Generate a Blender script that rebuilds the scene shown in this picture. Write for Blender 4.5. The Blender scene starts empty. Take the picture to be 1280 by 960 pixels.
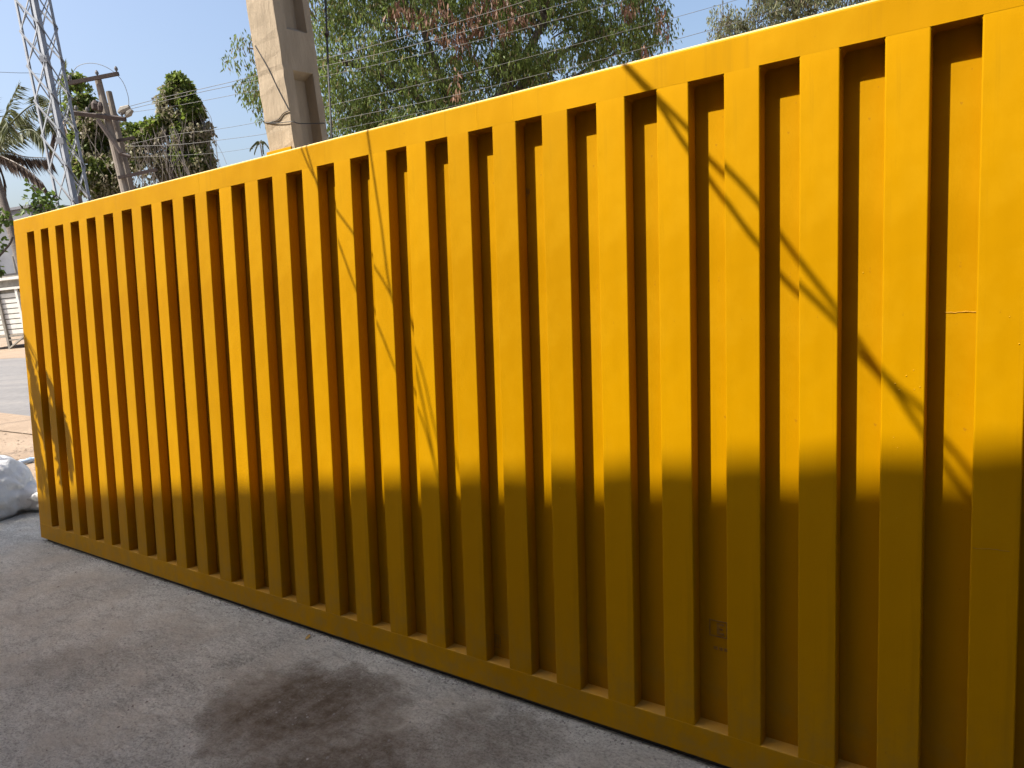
import bpy, bmesh, math, random
import numpy as np
from mathutils import Vector, Matrix, noise

# ------------------------------------------------------------------ camera, light, exposure
CAM = np.array([6.156, -2.1151, 1.834])
FW = np.array([-0.5798, 0.7941, -0.1825]); FW /= np.linalg.norm(FW)
RT = np.array([0.8144, 0.5714, -0.1012]); RT -= FW * (RT @ FW); RT /= np.linalg.norm(RT)
UP = np.cross(RT, FW)
FPX = 906.57                                   # focal length in photo pixels (1280 wide)
SUN = np.array([0.3769, 0.4264, -0.8223])      # direction the light travels
SUN_STRENGTH, SKY_STRENGTH, EXPOSURE = 4.6, 0.101, 1.24

sc = bpy.context.scene
COL = sc.collection
cd = bpy.data.cameras.new('camera'); cam = bpy.data.objects.new('camera', cd); COL.objects.link(cam)
cd.sensor_width = 36; cd.lens = FPX / 1280 * 36; cd.clip_start = 0.05; cd.clip_end = 5000
cam.matrix_world = Matrix(((RT[0], UP[0], -FW[0], CAM[0]), (RT[1], UP[1], -FW[1], CAM[1]),
                           (RT[2], UP[2], -FW[2], CAM[2]), (0, 0, 0, 1)))
sc.camera = cam
sd = bpy.data.lights.new('sun', 'SUN'); sd.energy = SUN_STRENGTH; sd.angle = math.radians(0.53); sd.color = (1.0, 0.95, 0.87)
so = bpy.data.objects.new('sun', sd); COL.objects.link(so); so.location = (-10, -10, 20)
so.rotation_euler = Vector(SUN).to_track_quat('-Z', 'Y').to_euler()
wd = bpy.data.worlds.new('World'); sc.world = wd; wd.use_nodes = True
nt = wd.node_tree; bgn = nt.nodes['Background']
sk = nt.nodes.new('ShaderNodeTexSky'); sk.sky_type = 'NISHITA'; sk.sun_disc = False
sk.sun_elevation = math.asin(-SUN[2]); sk.sun_rotation = math.atan2(-SUN[0], -SUN[1])
sk.air_density = 1.0; sk.dust_density = 4.5; sk.ozone_density = 2.2
nt.links.new(sk.outputs[0], bgn.inputs[0]); bgn.inputs[1].default_value = SKY_STRENGTH
sc.view_settings.view_transform = 'Standard'; sc.view_settings.look = 'None'
sc.view_settings.exposure = EXPOSURE; sc.view_settings.gamma = 1
sc.view_settings.use_curve_mapping = False
sc.render.engine = 'CYCLES'
try:
    sc.cycles.use_denoising = True
    sc.cycles.max_bounces = 8; sc.cycles.diffuse_bounces = 4
except Exception: pass

# ------------------------------------------------------------------ geometry of the place
TILT, GAP = math.radians(7.0), 0.03            # the panel leans back seven degrees
PH = 2.4034; S0, PER, RW, RD, ZT, ZB = 0.2114, 0.22835, 0.1169, 0.0628, 2.2926, 0.1117
NREC = 34; PL = S0 + NREC * PER - (PER - RW) + S0
EY = np.array([0, math.cos(TILT), -math.sin(TILT)]); EZ = np.array([0, math.sin(TILT), math.cos(TILT)])

def ray(u, v): return FW + RT * (u - 640) / FPX - UP * (v - 480) / FPX
def at(u, v, dep=None, z=None, y=None):
    D = ray(u, v)
    if z is not None: dep = (z - CAM[2]) / D[2]
    if y is not None: dep = (y - CAM[1]) / D[1]
    return CAM + D * dep
def panel_at(u, v, depth=0.0):                 # where the sight line meets the panel face
    D = ray(u, v); O = np.array([0, 0, GAP]) + EY * depth
    return CAM + D * (((O - CAM) @ EY) / (D @ EY))
def depth_of(p): return float((np.asarray(p) - CAM) @ FW)

rng = np.random.default_rng(7); random.seed(7)

# ------------------------------------------------------------------ materials
def new_mat(name):
    m = bpy.data.materials.new(name); m.use_nodes = True
    n = m.node_tree.nodes; l = m.node_tree.links
    return m, n, l, n['Principled BSDF']
def coords(n, kind='Object'):
    return n.new('ShaderNodeTexCoord').outputs[kind]
def tex_noise(n, l, co, scale, detail=6, rough=0.6, stretch=None, dist=0.0):
    t = n.new('ShaderNodeTexNoise'); t.inputs['Scale'].default_value = scale
    t.inputs['Detail'].default_value = detail; t.inputs['Roughness'].default_value = rough
    t.inputs['Distortion'].default_value = dist
    if stretch:
        mp = n.new('ShaderNodeMapping'); mp.inputs['Scale'].default_value = stretch
        l.new(co, mp.inputs[0]); co = mp.outputs[0]
    l.new(co, t.inputs['Vector']); return t.outputs['Fac']
def ramp(n, l, fac, stops):
    r = n.new('ShaderNodeValToRGB'); e = r.color_ramp.elements
    while len(e) < len(stops): e.new(0.5)
    for k, (p, c) in enumerate(stops):
        e[k].position = p; e[k].color = (c[0], c[1], c[2], 1) if hasattr(c, '__len__') else (c, c, c, 1)
    l.new(fac, r.inputs[0]); return r.outputs[0]
def mix(n, l, fac, a, b, mode='MIX'):
    x = n.new('ShaderNodeMix'); x.data_type = 'RGBA'; x.blend_type = mode
    for s, v in ((x.inputs[0], fac), (x.inputs[6], a), (x.inputs[7], b)):
        if isinstance(v, (int, float)): s.default_value = v
        elif isinstance(v, tuple): s.default_value = (v[0], v[1], v[2], 1)
        else: l.new(v, s)
    return x.outputs[2]
def maths(n, l, op, a, b=0.5, clamp=False):
    x = n.new('ShaderNodeMath'); x.operation = op; x.use_clamp = clamp
    for s, v in ((x.inputs[0], a), (x.inputs[1], b)):
        if isinstance(v, (int, float)): s.default_value = v
        else: l.new(v, s)
    return x.outputs[0]
def bump(n, l, b, h, strength, dist, prev=None):
    x = n.new('ShaderNodeBump'); x.inputs['Strength'].default_value = strength; x.inputs['Distance'].default_value = dist
    l.new(h, x.inputs['Height'])
    if prev is not None: l.new(prev, x.inputs['Normal'])
    l.new(x.outputs[0], b.inputs['Normal']); return x.outputs[0]

def simple(name, c1, c2, scale=8, rough=0.8, bump_s=0.3, bump_d=0.01, metal=0.0, stretch=None, kind='Object'):
    m, n, l, b = new_mat(name); co = coords(n, kind)
    f = tex_noise(n, l, co, scale, 8, 0.65, stretch)
    l.new(ramp(n, l, f, [(0.3, c1), (0.7, c2)]), b.inputs['Base Color'])
    b.inputs['Roughness'].default_value = rough; b.inputs['Metallic'].default_value = metal
    if bump_s: bump(n, l, b, tex_noise(n, l, co, scale * 6, 6, 0.7, stretch), bump_s, bump_d)
    return m

def yellow_paint(edge_highlight=0.0, name='yellow_enamel'):  # dusty sets how strongly the pale edge highlight is painted
    m, n, l, b = new_mat(name); co = coords(n, 'Object')
    big = tex_noise(n, l, co, 0.9, 4, 0.5)
    base = ramp(n, l, big, [(0.35, (0.370, 0.178, 0.0003)), (0.65, (0.445, 0.222, 0.0005))])
    oi = n.new('ShaderNodeObjectInfo')
    base = mix(n, l, 1.0, base, ramp(n, l, oi.outputs['Random'], [(0.0, (0.90, 0.885, 0.9)), (1.0, (1.05, 1.05, 1.05))]), 'MULTIPLY')
    streak = tex_noise(n, l, co, 5, 7, 0.65, (1, 1, 0.12))
    base = mix(n, l, ramp(n, l, streak, [(0.42, 0.0), (0.66, 0.45)]), base, (0.35, 0.168, 0.0005))
    dust = tex_noise(n, l, co, 2.3, 9, 0.7)
    base = mix(n, l, ramp(n, l, dust, [(0.48, 0.0), (0.72, 0.22)]), base, (0.53, 0.31, 0.010))
    speck = tex_noise(n, l, co, 60, 3, 0.6)
    base = mix(n, l, ramp(n, l, speck, [(0.70, 0.0), (0.75, 0.6)]), base, (0.24, 0.11, 0.01))
    run = tex_noise(n, l, co, 17, 6, 0.7, (1, 1, 0.035))
    base = mix(n, l, ramp(n, l, run, [(0.56, 0.0), (0.70, 0.38)]), base, (0.27, 0.135, 0.004))
    # splashed mud and dust along the foot of the sheet
    sp = n.new('ShaderNodeSeparateXYZ'); l.new(co, sp.inputs[0])
    foot = maths(n, l, 'SUBTRACT', 1.0, maths(n, l, 'MULTIPLY', sp.outputs[2], 2.2), True)
    fm = maths(n, l, 'MULTIPLY', foot, ramp(n, l, tex_noise(n, l, co, 14, 8, 0.7), [(0.40, 0.0), (0.62, 0.75)]))
    base = mix(n, l, fm, base, (0.27, 0.165, 0.03))
    # highlight painted pale on upward faces: the rail's top edge and the little sills
    ge = n.new('ShaderNodeNewGeometry'); gs = n.new('ShaderNodeSeparateXYZ'); l.new(ge.outputs['Normal'], gs.inputs[0])
    base = mix(n, l, ramp(n, l, gs.outputs[2], [(0.42, 0.0), (0.8, edge_highlight)]), base, (0.66, 0.55, 0.33))
    l.new(base, b.inputs['Base Color'])
    l.new(ramp(n, l, dust, [(0.35, 0.50), (0.75, 0.66)]), b.inputs['Roughness'])
    b.inputs['Specular IOR Level'].default_value = 0.10; b.inputs['Metallic'].default_value = 0.10; b.inputs['Specular Tint'].default_value = (1.0, 0.72, 0.12, 1)
    p = bump(n, l, b, tex_noise(n, l, co, 2.6, 3, 0.5, (1, 1, 0.6)), 0.5, 0.028)
    bump(n, l, b, tex_noise(n, l, co, 170, 3, 0.6), 0.10, 0.0015, p)
    return m

def concrete_ground(stains):
    m, n, l, b = new_mat('rough_concrete'); co = coords(n, 'Object')
    f1 = tex_noise(n, l, co, 1.5, 12, 0.68, None, 0.5)
    f2 = tex_noise(n, l, co, 11, 10, 0.75, (0.6, 1.5, 1), 0.8)
    f3 = tex_noise(n, l, co, 90, 6, 0.75)
    c = ramp(n, l, f1, [(0.30, (0.35, 0.355, 0.322)), (0.5, (0.56, 0.566, 0.516)), (0.66, (0.76, 0.765, 0.70))])
    c = mix(n, l, ramp(n, l, f2, [(0.34, 0.6), (0.50, 0.0)]), c, (0.24, 0.22, 0.195))
    c = mix(n, l, ramp(n, l, f2, [(0.52, 0.0), (0.66, 0.8)]), c, (0.72, 0.69, 0.64))
    f4 = tex_noise(n, l, co, 34, 8, 0.8, (0.75, 1.3, 1), 1.4)
    c = mix(n, l, ramp(n, l, f4, [(0.37, 0.65), (0.49, 0.0)]), c, (0.20, 0.20, 0.182))
    c = mix(n, l, ramp(n, l, f4, [(0.51, 0.0), (0.64, 0.7)]), c, (0.76, 0.765, 0.71))
    c = mix(n, l, ramp(n, l, f3, [(0.37, 0.55), (0.5, 0.0)]), c, (0.12, 0.113, 0.108))
    c = mix(n, l, ramp(n, l, f3, [(0.52, 0.0), (0.68, 0.5)]), c, (0.74, 0.71, 0.66))
    warm = tex_noise(n, l, co, 2.6, 6, 0.6)
    c = mix(n, l, ramp(n, l, warm, [(0.46, 0.0), (0.66, 0.6)]), c, (0.56, 0.52, 0.44))
    # brown damp stains with ragged outlines
    wob = n.new('ShaderNodeTexNoise'); wob.inputs['Scale'].default_value = 5.5; wob.inputs['Detail'].default_value = 9
    l.new(co, wob.inputs['Vector'])
    va = n.new('ShaderNodeVectorMath'); va.operation = 'SUBTRACT'; l.new(wob.outputs['Color'], va.inputs[0]); va.inputs[1].default_value = (.5, .5, .5)
    vs = n.new('ShaderNodeVectorMath'); vs.operation = 'SCALE'; l.new(va.outputs[0], vs.inputs[0]); vs.inputs['Scale'].default_value = 0.42
    vp = n.new('ShaderNodeVectorMath'); vp.operation = 'ADD'; l.new(co, vp.inputs[0]); l.new(vs.outputs[0], vp.inputs[1])
    tot = None
    for (x, y, rx, ry, ang, k) in stains:
        mp = n.new('ShaderNodeMapping'); mp.vector_type = 'TEXTURE'
        mp.inputs['Location'].default_value = (x, y, 0); mp.inputs['Rotation'].default_value = (0, 0, ang)
        mp.inputs['Scale'].default_value = (rx, ry, 1000)
        l.new(vp.outputs[0], mp.inputs[0])
        ln = n.new('ShaderNodeVectorMath'); ln.operation = 'LENGTH'; l.new(mp.outputs[0], ln.inputs[0])
        s = maths(n, l, 'MULTIPLY', ramp(n, l, ln.outputs['Value'], [(0.50, 1.0), (0.85, 0.55), (1.0, 0.0)]), k)
        tot = s if tot is None else maths(n, l, 'MAXIMUM', tot, s)
    tot = maths(n, l, 'MULTIPLY', tot, ramp(n, l, tex_noise(n, l, co, 16, 9, 0.75), [(0.40, 1.0), (0.64, 0.66)]))
    c = mix(n, l, tot, c, (0.112, 0.080, 0.049))
    l.new(c, b.inputs['Base Color'])
    b.inputs['Roughness'].default_value = 0.88; b.inputs['Specular IOR Level'].default_value = 0.3
    p = bump(n, l, b, f2, 0.8, 0.05)
    p = bump(n, l, b, tex_noise(n, l, co, 38, 8, 0.75, (0.7, 1.3, 1), 1.0), 0.9, 0.022, p)
    bump(n, l, b, f3, 0.5, 0.004, p)
    return m

def leaf_mat(name, dark, light, dry=None, dry_share=0.08, trans=0.3):
    m, n, l, b = new_mat(name)
    g = n.new('ShaderNodeNewGeometry')
    c = ramp(n, l, g.outputs['Random Per Island'], [(0.0, dark), (1.0 - dry_share - 0.02, light), (1.0 - dry_share, dry or light), (1.0, dry or light)])
    cl = tex_noise(n, l, coords(n), 0.9, 3, 0.5)
    c = mix(n, l, ramp(n, l, cl, [(0.35, 0.55), (0.65, 0.0)]), c, tuple(x * 0.75 for x in dark))
    l.new(c, b.inputs['Base Color']); b.inputs['Roughness'].default_value = 0.55
    b.inputs['Specular IOR Level'].default_value = 0.3
    t = n.new('ShaderNodeBsdfTranslucent'); l.new(c, t.inputs[0])
    x = n.new('ShaderNodeMixShader'); x.inputs[0].default_value = trans
    l.new(b.outputs[0], x.inputs[1]); l.new(t.outputs[0], x.inputs[2])
    l.new(x.outputs[0], n['Material Output'].inputs[0])
    return m

M = {}
M['yellow'] = yellow_paint(0.10)
M['yellow_top'] = yellow_paint(0.72, 'yellow_enamel_painted_highlight')  # top rail's bright rim glint is put into the colour
M['ink'] = simple('stamp_ink', (0.15, 0.075, 0.008), (0.30, 0.15, 0.006), 90, 0.7, 0)
M['dark_steel'] = simple('rusty_dark_steel', (0.018, 0.016, 0.015), (0.05, 0.042, 0.036), 20, 0.8, 0.4)
M['seam'] = simple('weld_bead', (0.75, 0.42, 0.03), (0.85, 0.55, 0.12), 80, 0.4, 0.5, 0.002)
M['pole'] = simple('cast_pole_concrete', (0.275, 0.215, 0.145), (0.43, 0.34, 0.235), 9, 0.9, 0.55, 0.012, 0, (1, 1, 0.25))
M['galv'] = simple('galvanised_steel', (0.17, 0.18, 0.195), (0.27, 0.285, 0.305), 4, 0.55, 0.15, 0.004, 0.2)
M['old_pole'] = simple('weathered_pole', (0.11, 0.088, 0.068), (0.22, 0.185, 0.15), 7, 0.9, 0.5, 0.02, 0, (1, 1, 0.2))
M['rust'] = simple('rusty_iron', (0.032, 0.024, 0.02), (0.075, 0.052, 0.042), 9, 0.85, 0.4)
M['ceramic'] = simple('grey_ceramic', (0.08, 0.075, 0.07), (0.15, 0.14, 0.13), 9, 0.35, 0)
M['wire'] = simple('aluminium_wire', (0.055, 0.052, 0.045), (0.10, 0.095, 0.082), 3, 0.6, 0)
M['cable'] = simple('black_cable_sheath', (0.014, 0.013, 0.013), (0.028, 0.025, 0.024), 30, 0.6, 0.1)
M['bark'] = simple('tree_bark', (0.055, 0.043, 0.033), (0.12, 0.098, 0.078), 10, 0.95, 0.8, 0.03, 0, (1, 1, 0.3))
M['palm_bark'] = simple('palm_bark', (0.09, 0.075, 0.062), (0.19, 0.16, 0.135), 6, 0.95, 0.8, 0.03, 0, (1, 1, 4))
M['leaf_tree'] = leaf_mat('hanging_tree_leaf', (0.090, 0.122, 0.028), (0.215, 0.285, 0.065), (0.27, 0.21, 0.11), 0.10, 0.5)
M['leaf_shade'] = leaf_mat('thick_tree_leaf', (0.035, 0.055, 0.016), (0.09, 0.13, 0.035), None, 0.0, 0.08)
M['leaf_far'] = leaf_mat('dull_tree_leaf', (0.115, 0.125, 0.06), (0.25, 0.265, 0.125), (0.23, 0.18, 0.11), 0.18, 0.42)
M['pod'] = leaf_mat('dry_seed_pod', (0.11, 0.055, 0.030), (0.26, 0.135, 0.08), None, 0.0, 0.1)
M['leaf_vine'] = leaf_mat('creeper_leaf', (0.075, 0.105, 0.020), (0.21, 0.28, 0.045), (0.20, 0.17, 0.08), 0.12, 0.45)
M['leaf_vine_dry'] = leaf_mat('dry_creeper_leaf', (0.15, 0.145, 0.08), (0.30, 0.28, 0.15), (0.31, 0.26, 0.20), 0.28, 0.5)
M['vine'] = simple('dry_vine_stem', (0.12, 0.10, 0.082), (0.25, 0.215, 0.185), 3, 0.95, 0.2)
M['frond'] = leaf_mat('palm_leaflet', (0.055, 0.065, 0.02), (0.155, 0.165, 0.058), (0.17, 0.14, 0.07), 0.08, 0.35)
M['frond_dry'] = leaf_mat('dry_palm_leaflet', (0.085, 0.058, 0.042), (0.20, 0.145, 0.105), None, 0.0, 0.2)
M['leaf_broad'] = leaf_mat('broad_leaf', (0.035, 0.060, 0.012), (0.15, 0.23, 0.030), None, 0.0)
M['wall_grey'] = simple('grey_render', (0.13, 0.133, 0.148), (0.185, 0.19, 0.205), 1.2, 0.9, 0.3)
M['roof_dark'] = simple('dark_roof_edge', (0.028, 0.026, 0.026), (0.06, 0.055, 0.052), 3, 0.8, 0.2)
M['white_steel'] = simple('dusty_white_paint', (0.56, 0.54, 0.48), (0.70, 0.68, 0.62), 3, 0.6, 0.15)
M['frame_steel'] = simple('dull_frame_paint', (0.15, 0.135, 0.11), (0.28, 0.255, 0.21), 6, 0.7, 0.2)
M['asphalt'] = simple('dusty_asphalt', (0.115, 0.108, 0.105), (0.155, 0.147, 0.142), 0.7, 0.9, 0.5, 0.01)
def asphalt_dusty():
    m, n, l, b = new_mat('dusty_asphalt_streaks'); co = coords(n)
    mp = n.new('ShaderNodeMapping'); mp.inputs['Rotation'].default_value = (0, 0, -0.33); l.new(co, mp.inputs[0])
    st = tex_noise(n, l, mp.outputs[0], 1.3, 6, 0.6, (0.08, 1.2, 1)); fi = tex_noise(n, l, co, 9, 8, 0.75)
    c = ramp(n, l, st, [(0.33, (0.12, 0.113, 0.109)), (0.5, (0.148, 0.140, 0.134)), (0.68, (0.178, 0.164, 0.150))])
    c = mix(n, l, ramp(n, l, fi, [(0.4, 0.4), (0.55, 0.0)]), c, (0.085, 0.08, 0.078))
    l.new(c, b.inputs['Base Color']); b.inputs['Roughness'].default_value = 0.9
    bump(n, l, b, fi, 0.5, 0.01); return m
M['asphalt'] = asphalt_dusty()
M['dirt'] = simple('sandy_dirt', (0.19, 0.135, 0.088), (0.27, 0.20, 0.138), 1.1, 0.95, 0.8, 0.04)
M['sack'] = simple('woven_plastic_sack', (0.58, 0.57, 0.55), (0.70, 0.69, 0.67), 5, 0.6, 0.6, 0.02)
M['plastic'] = simple('pale_blue_plastic', (0.25, 0.40, 0.58), (0.55, 0.64, 0.74), 20, 0.25, 0.4, 0.01)
M['white_plastic'] = simple('white_plastic', (0.70, 0.70, 0.70), (0.80, 0.80, 0.80), 20, 0.4, 0.2)
M['cap'] = simple('dark_cap', (0.02, 0.03, 0.05), (0.04, 0.05, 0.08), 20, 0.4, 0)
M['pebble'] = simple('pebble', (0.20, 0.185, 0.17), (0.42, 0.40, 0.37), 6, 0.9, 0.3)
M['dry_leaf'] = simple('fallen_leaf', (0.32, 0.20, 0.045), (0.44, 0.29, 0.08), 30, 0.7, 0.2)
M['shed_wall'] = simple('cement_plaster', (0.26, 0.25, 0.235), (0.36, 0.345, 0.325), 1.0, 0.9, 0.4)
M['shed_roof'] = simple('grey_sheet_roof', (0.22, 0.22, 0.22), (0.33, 0.33, 0.33), 1.0, 0.6, 0.2)
M['shutter'] = simple('grey_shutter', (0.13, 0.14, 0.15), (0.2, 0.21, 0.22), 2, 0.6, 0.2)

# ------------------------------------------------------------------ mesh helpers
class MB:
    def __init__(s): s.v = []; s.f = []
    def add(s, vs, fs):
        o = len(s.v); s.v += [tuple(map(float, p)) for p in vs]; s.f += [tuple(o + i for i in f) for f in fs]; return s
    def box(s, lo, hi, axes=None, org=(0, 0, 0)):
        ps = [(x, y, z) for x in (lo[0], hi[0]) for y in (lo[1], hi[1]) for z in (lo[2], hi[2])]
        if axes is not None:
            A = [np.asarray(a, float) for a in axes]; o = np.asarray(org, float)
            ps = [o + A[0] * p[0] + A[1] * p[1] + A[2] * p[2] for p in ps]
        return s.add(ps, [(0, 1, 3, 2), (4, 6, 7, 5), (0, 4, 5, 1), (2, 3, 7, 6), (0, 2, 6, 4), (1, 5, 7, 3)])
    def tube(s, pts, radii, n=6, cap=True):
        pts = [np.asarray(p, float) for p in pts]
        if not hasattr(radii, '__len__'): radii = [radii] * len(pts)
        rings = []; ref = np.array([0.31, 0.17, 0.94])
        for k, p in enumerate(pts):
            t = pts[min(k + 1, len(pts) - 1)] - pts[max(k - 1, 0)]; t = t / (np.linalg.norm(t) + 1e-9)
            a = np.cross(t, ref if abs(t @ ref) < 0.95 else np.array([1, 0, 0])); a /= np.linalg.norm(a); b = np.cross(t, a)
            rings.append([p + radii[k] * (a * math.cos(2 * math.pi * i / n) + b * math.sin(2 * math.pi * i / n)) for i in range(n)])
        vs = [p for r in rings for p in r]; fs = []
        for k in range(len(pts) - 1):
            for i in range(n):
                j = (i + 1) % n; fs.append((k * n + i, k * n + j, (k + 1) * n + j, (k + 1) * n + i))
        if cap: fs.append(tuple(range(n - 1, -1, -1))); fs.append(tuple((len(pts) - 1) * n + i for i in range(n)))
        return s.add(vs, fs)
    def bar(s, a, b, w, h=None):                # angle-iron like flat bar between two points
        a = np.asarray(a, float); b = np.asarray(b, float); t = b - a; L = np.linalg.norm(t); t /= L
        x = np.cross(t, [0.2, 0.9, 0.1]); x /= np.linalg.norm(x); y = np.cross(t, x); h = h or w
        return s.box((-w / 2, -h / 2, 0), (w / 2, h / 2, L), (x, y, t), a)
    def build(s, name, mat, parent=None, smooth=False, bevel=0.0, seg=2, big=None, upright=False):
        me = bpy.data.meshes.new(name)
        me.from_pydata(s.v, [], s.f); me.validate()
        bm = bmesh.new(); bm.from_mesh(me)
        bmesh.ops.recalc_face_normals(bm, faces=bm.faces)
        if big:                                 # a rounder arris along one height
            bmesh.ops.bevel(bm, geom=[e for e in bm.edges if all(abs(v.co.z - big[0]) < 1e-5 for v in e.verts)], offset=big[1], segments=4, affect='EDGES', profile=0.5, clamp_overlap=True)
        elif bevel: bmesh.ops.bevel(bm, geom=[e for e in bm.edges if not upright or abs(e.verts[0].co.z - e.verts[1].co.z) > 0.1], offset=bevel, segments=seg, affect='EDGES', profile=0.5, clamp_overlap=True)
        bm.to_mesh(me); bm.free()
        if smooth: me.polygons.foreach_set('use_smooth', [True] * len(me.polygons))
        me.materials.append(M[mat] if isinstance(mat, str) else mat)
        o = bpy.data.objects.new(name, me); COL.objects.link(o)
        if parent is not None: o.parent = parent
        return o

def raw_mesh(name, verts, faces_n, mat, parent=None):    # verts (N*k,3), every k verts one polygon
    k = faces_n; nf = len(verts) // k
    me = bpy.data.meshes.new(name)
    me.vertices.add(len(verts)); me.vertices.foreach_set('co', np.asarray(verts, np.float32).ravel())
    me.loops.add(nf * k); me.loops.foreach_set('vertex_index', np.arange(nf * k, dtype=np.int32))
    me.polygons.add(nf); me.polygons.foreach_set('loop_start', np.arange(0, nf * k, k, dtype=np.int32))
    me.polygons.foreach_set('loop_total', np.full(nf, k, np.int32))
    me.update(calc_edges=True); me.materials.append(M[mat])
    o = bpy.data.objects.new(name, me); COL.objects.link(o)
    if parent is not None: o.parent = parent
    return o

def tag(o, label=None, cat=None, group=None, kind=None):
    if label: o['label'] = label
    if cat: o['category'] = cat
    if group: o['group'] = group
    if kind: o['kind'] = kind
    return o
def thing(name, label, cat, loc=(0, 0, 0), rot=(0, 0, 0), group=None):
    o = bpy.data.objects.new(name, None); COL.objects.link(o); o.empty_display_size = 0.2
    o.location = [float(x) for x in loc]; o.rotation_euler = rot
    return tag(o, label, cat, group)
def local(loc):
    loc = np.asarray(loc, float)
    return lambda p: np.asarray(p, float) - loc

def leaf_quads(centers, dirs, length, width, r=None):
    """diamond leaves: centers (N,3), dirs (N,3) along the leaf"""
    r = r or rng; N = len(centers); dirs = dirs / (np.linalg.norm(dirs, axis=1, keepdims=True) + 1e-9)
    side = np.cross(dirs, r.normal(size=(N, 3))); side /= np.linalg.norm(side, axis=1, keepdims=True) + 1e-9
    L = (length * r.uniform(0.6, 1.25, N))[:, None]; Wd = (width * r.uniform(0.7, 1.2, N))[:, None]
    v = np.stack([centers, centers + dirs * L * 0.45 + side * Wd / 2, centers + dirs * L, centers + dirs * L * 0.45 - side * Wd / 2], 1)
    return v.reshape(-1, 3)

def lobe_points(lobes, n, gap=0.0, gscale=0.8, shell=0.5, seed=0):
    """points spread through ellipsoid lobes [(centre, (a,b,c) in camera right/up/forward metres)]"""
    r = np.random.default_rng(seed); vol = np.array([a * b * c for _, (a, b, c) in lobes]) ** 0.8; vol /= vol.sum(); out = []
    for (c, (a, b, d)), k in zip(lobes, (vol * n).astype(int)):
        q = r.normal(size=(k, 3)); q /= np.linalg.norm(q, axis=1, keepdims=True)
        q *= (r.uniform(0, 1, (k, 1)) ** (1 / 3.0)) ** shell
        P = np.asarray(c) + q[:, :1] * a * RT + q[:, 1:2] * b * np.array([0, 0, 1.0]) + q[:, 2:] * d * np.array([FW[0], FW[1], 0])
        if gap > 0:
            keep = [noise.noise(Vector(p * gscale) + Vector((seed * 3.1, 0, 0))) + 0.6 * noise.noise(Vector(p * gscale * 2.7)) > gap - 0.5 for p in P]
            P = P[np.array(keep, bool)] if len(P) else P
        out.append(P)
    return np.concatenate(out)

def sprigs(points, per, spread, length, width, droop, seed=0):
    """small leafy twigs: each point carries a few leaves hanging from it"""
    r = np.random.default_rng(seed); N = len(points)
    ax = r.normal(size=(N, 3)) * 0.7; ax[:, 2] -= droop; ax /= np.linalg.norm(ax, axis=1, keepdims=True)
    t = r.uniform(0, 1, (N, per))
    C = points[:, None, :] + ax[:, None, :] * (t * spread)[:, :, None] + r.normal(size=(N, per, 3)) * spread * 0.13
    D = ax[:, None, :] * 0.7 + r.normal(size=(N, per, 3)) * 0.55; D[:, :, 2] -= droop * 0.6
    return leaf_quads(C.reshape(-1, 3), D.reshape(-1, 3), length, width, r)

def smooth_path(pts, n=6):
    pts = [np.asarray(p, float) for p in pts]; out = []
    for i in range(len(pts) - 1):
        p0, p1, p2, p3 = pts[max(i - 1, 0)], pts[i], pts[i + 1], pts[min(i + 2, len(pts) - 1)]
        for k in range(n):
            t = k / n
            out.append(0.5 * (2 * p1 + (p2 - p0) * t + (2 * p0 - 5 * p1 + 4 * p2 - p3) * t * t + (3 * p1 - p0 - 3 * p2 + p3) * t ** 3))
    out.append(pts[-1]); return out

# ------------------------------------------------------------------ ground, yard, road
def sheet(name, pts, z, mat, thick=0.0, cuts=1):
    b = MB(); n = len(pts)
    b.add([(x, y, z) for x, y in pts], [tuple(range(n))])
    if thick:
        b.add([(x, y, z) for x, y in pts] + [(x, y, z - thick) for x, y in pts],
              [(i, (i + 1) % n, n + (i + 1) % n, n + i) for i in range(n)])
    return tag(b.build(name, mat), kind='structure')
G0 = -0.04
ground = sheet('ground', [(-2500, -2500), (2500, -2500), (2500, 2500), (-2500, 2500)], G0, 'dirt')
stA, stB, stC, stF = at(375, 885, z=0), at(610, 925, z=0), at(430, 985, z=0), at(520, 965, z=0)
stD = at(100, 825, z=0)
yard_mat = concrete_ground([(stA[0], stA[1], 0.50, 0.36, 0.5, 0.95), (stB[0], stB[1], 0.32, 0.22, 0.3, 0.58), (stC[0], stC[1], 0.60, 0.36, 0.3, 0.9), (stF[0], stF[1], 0.42, 0.24, 0.2, 0.45),
                            (stD[0], stD[1], 0.30, 0.16, 0.4, 0.22)])
M['yard'] = yard_mat
eA, eB = at(-40, 668, z=0), at(52, 632, z=0)
edge = eB - eA
pA, pB = eA - edge * 5, eB + edge * 3
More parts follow.
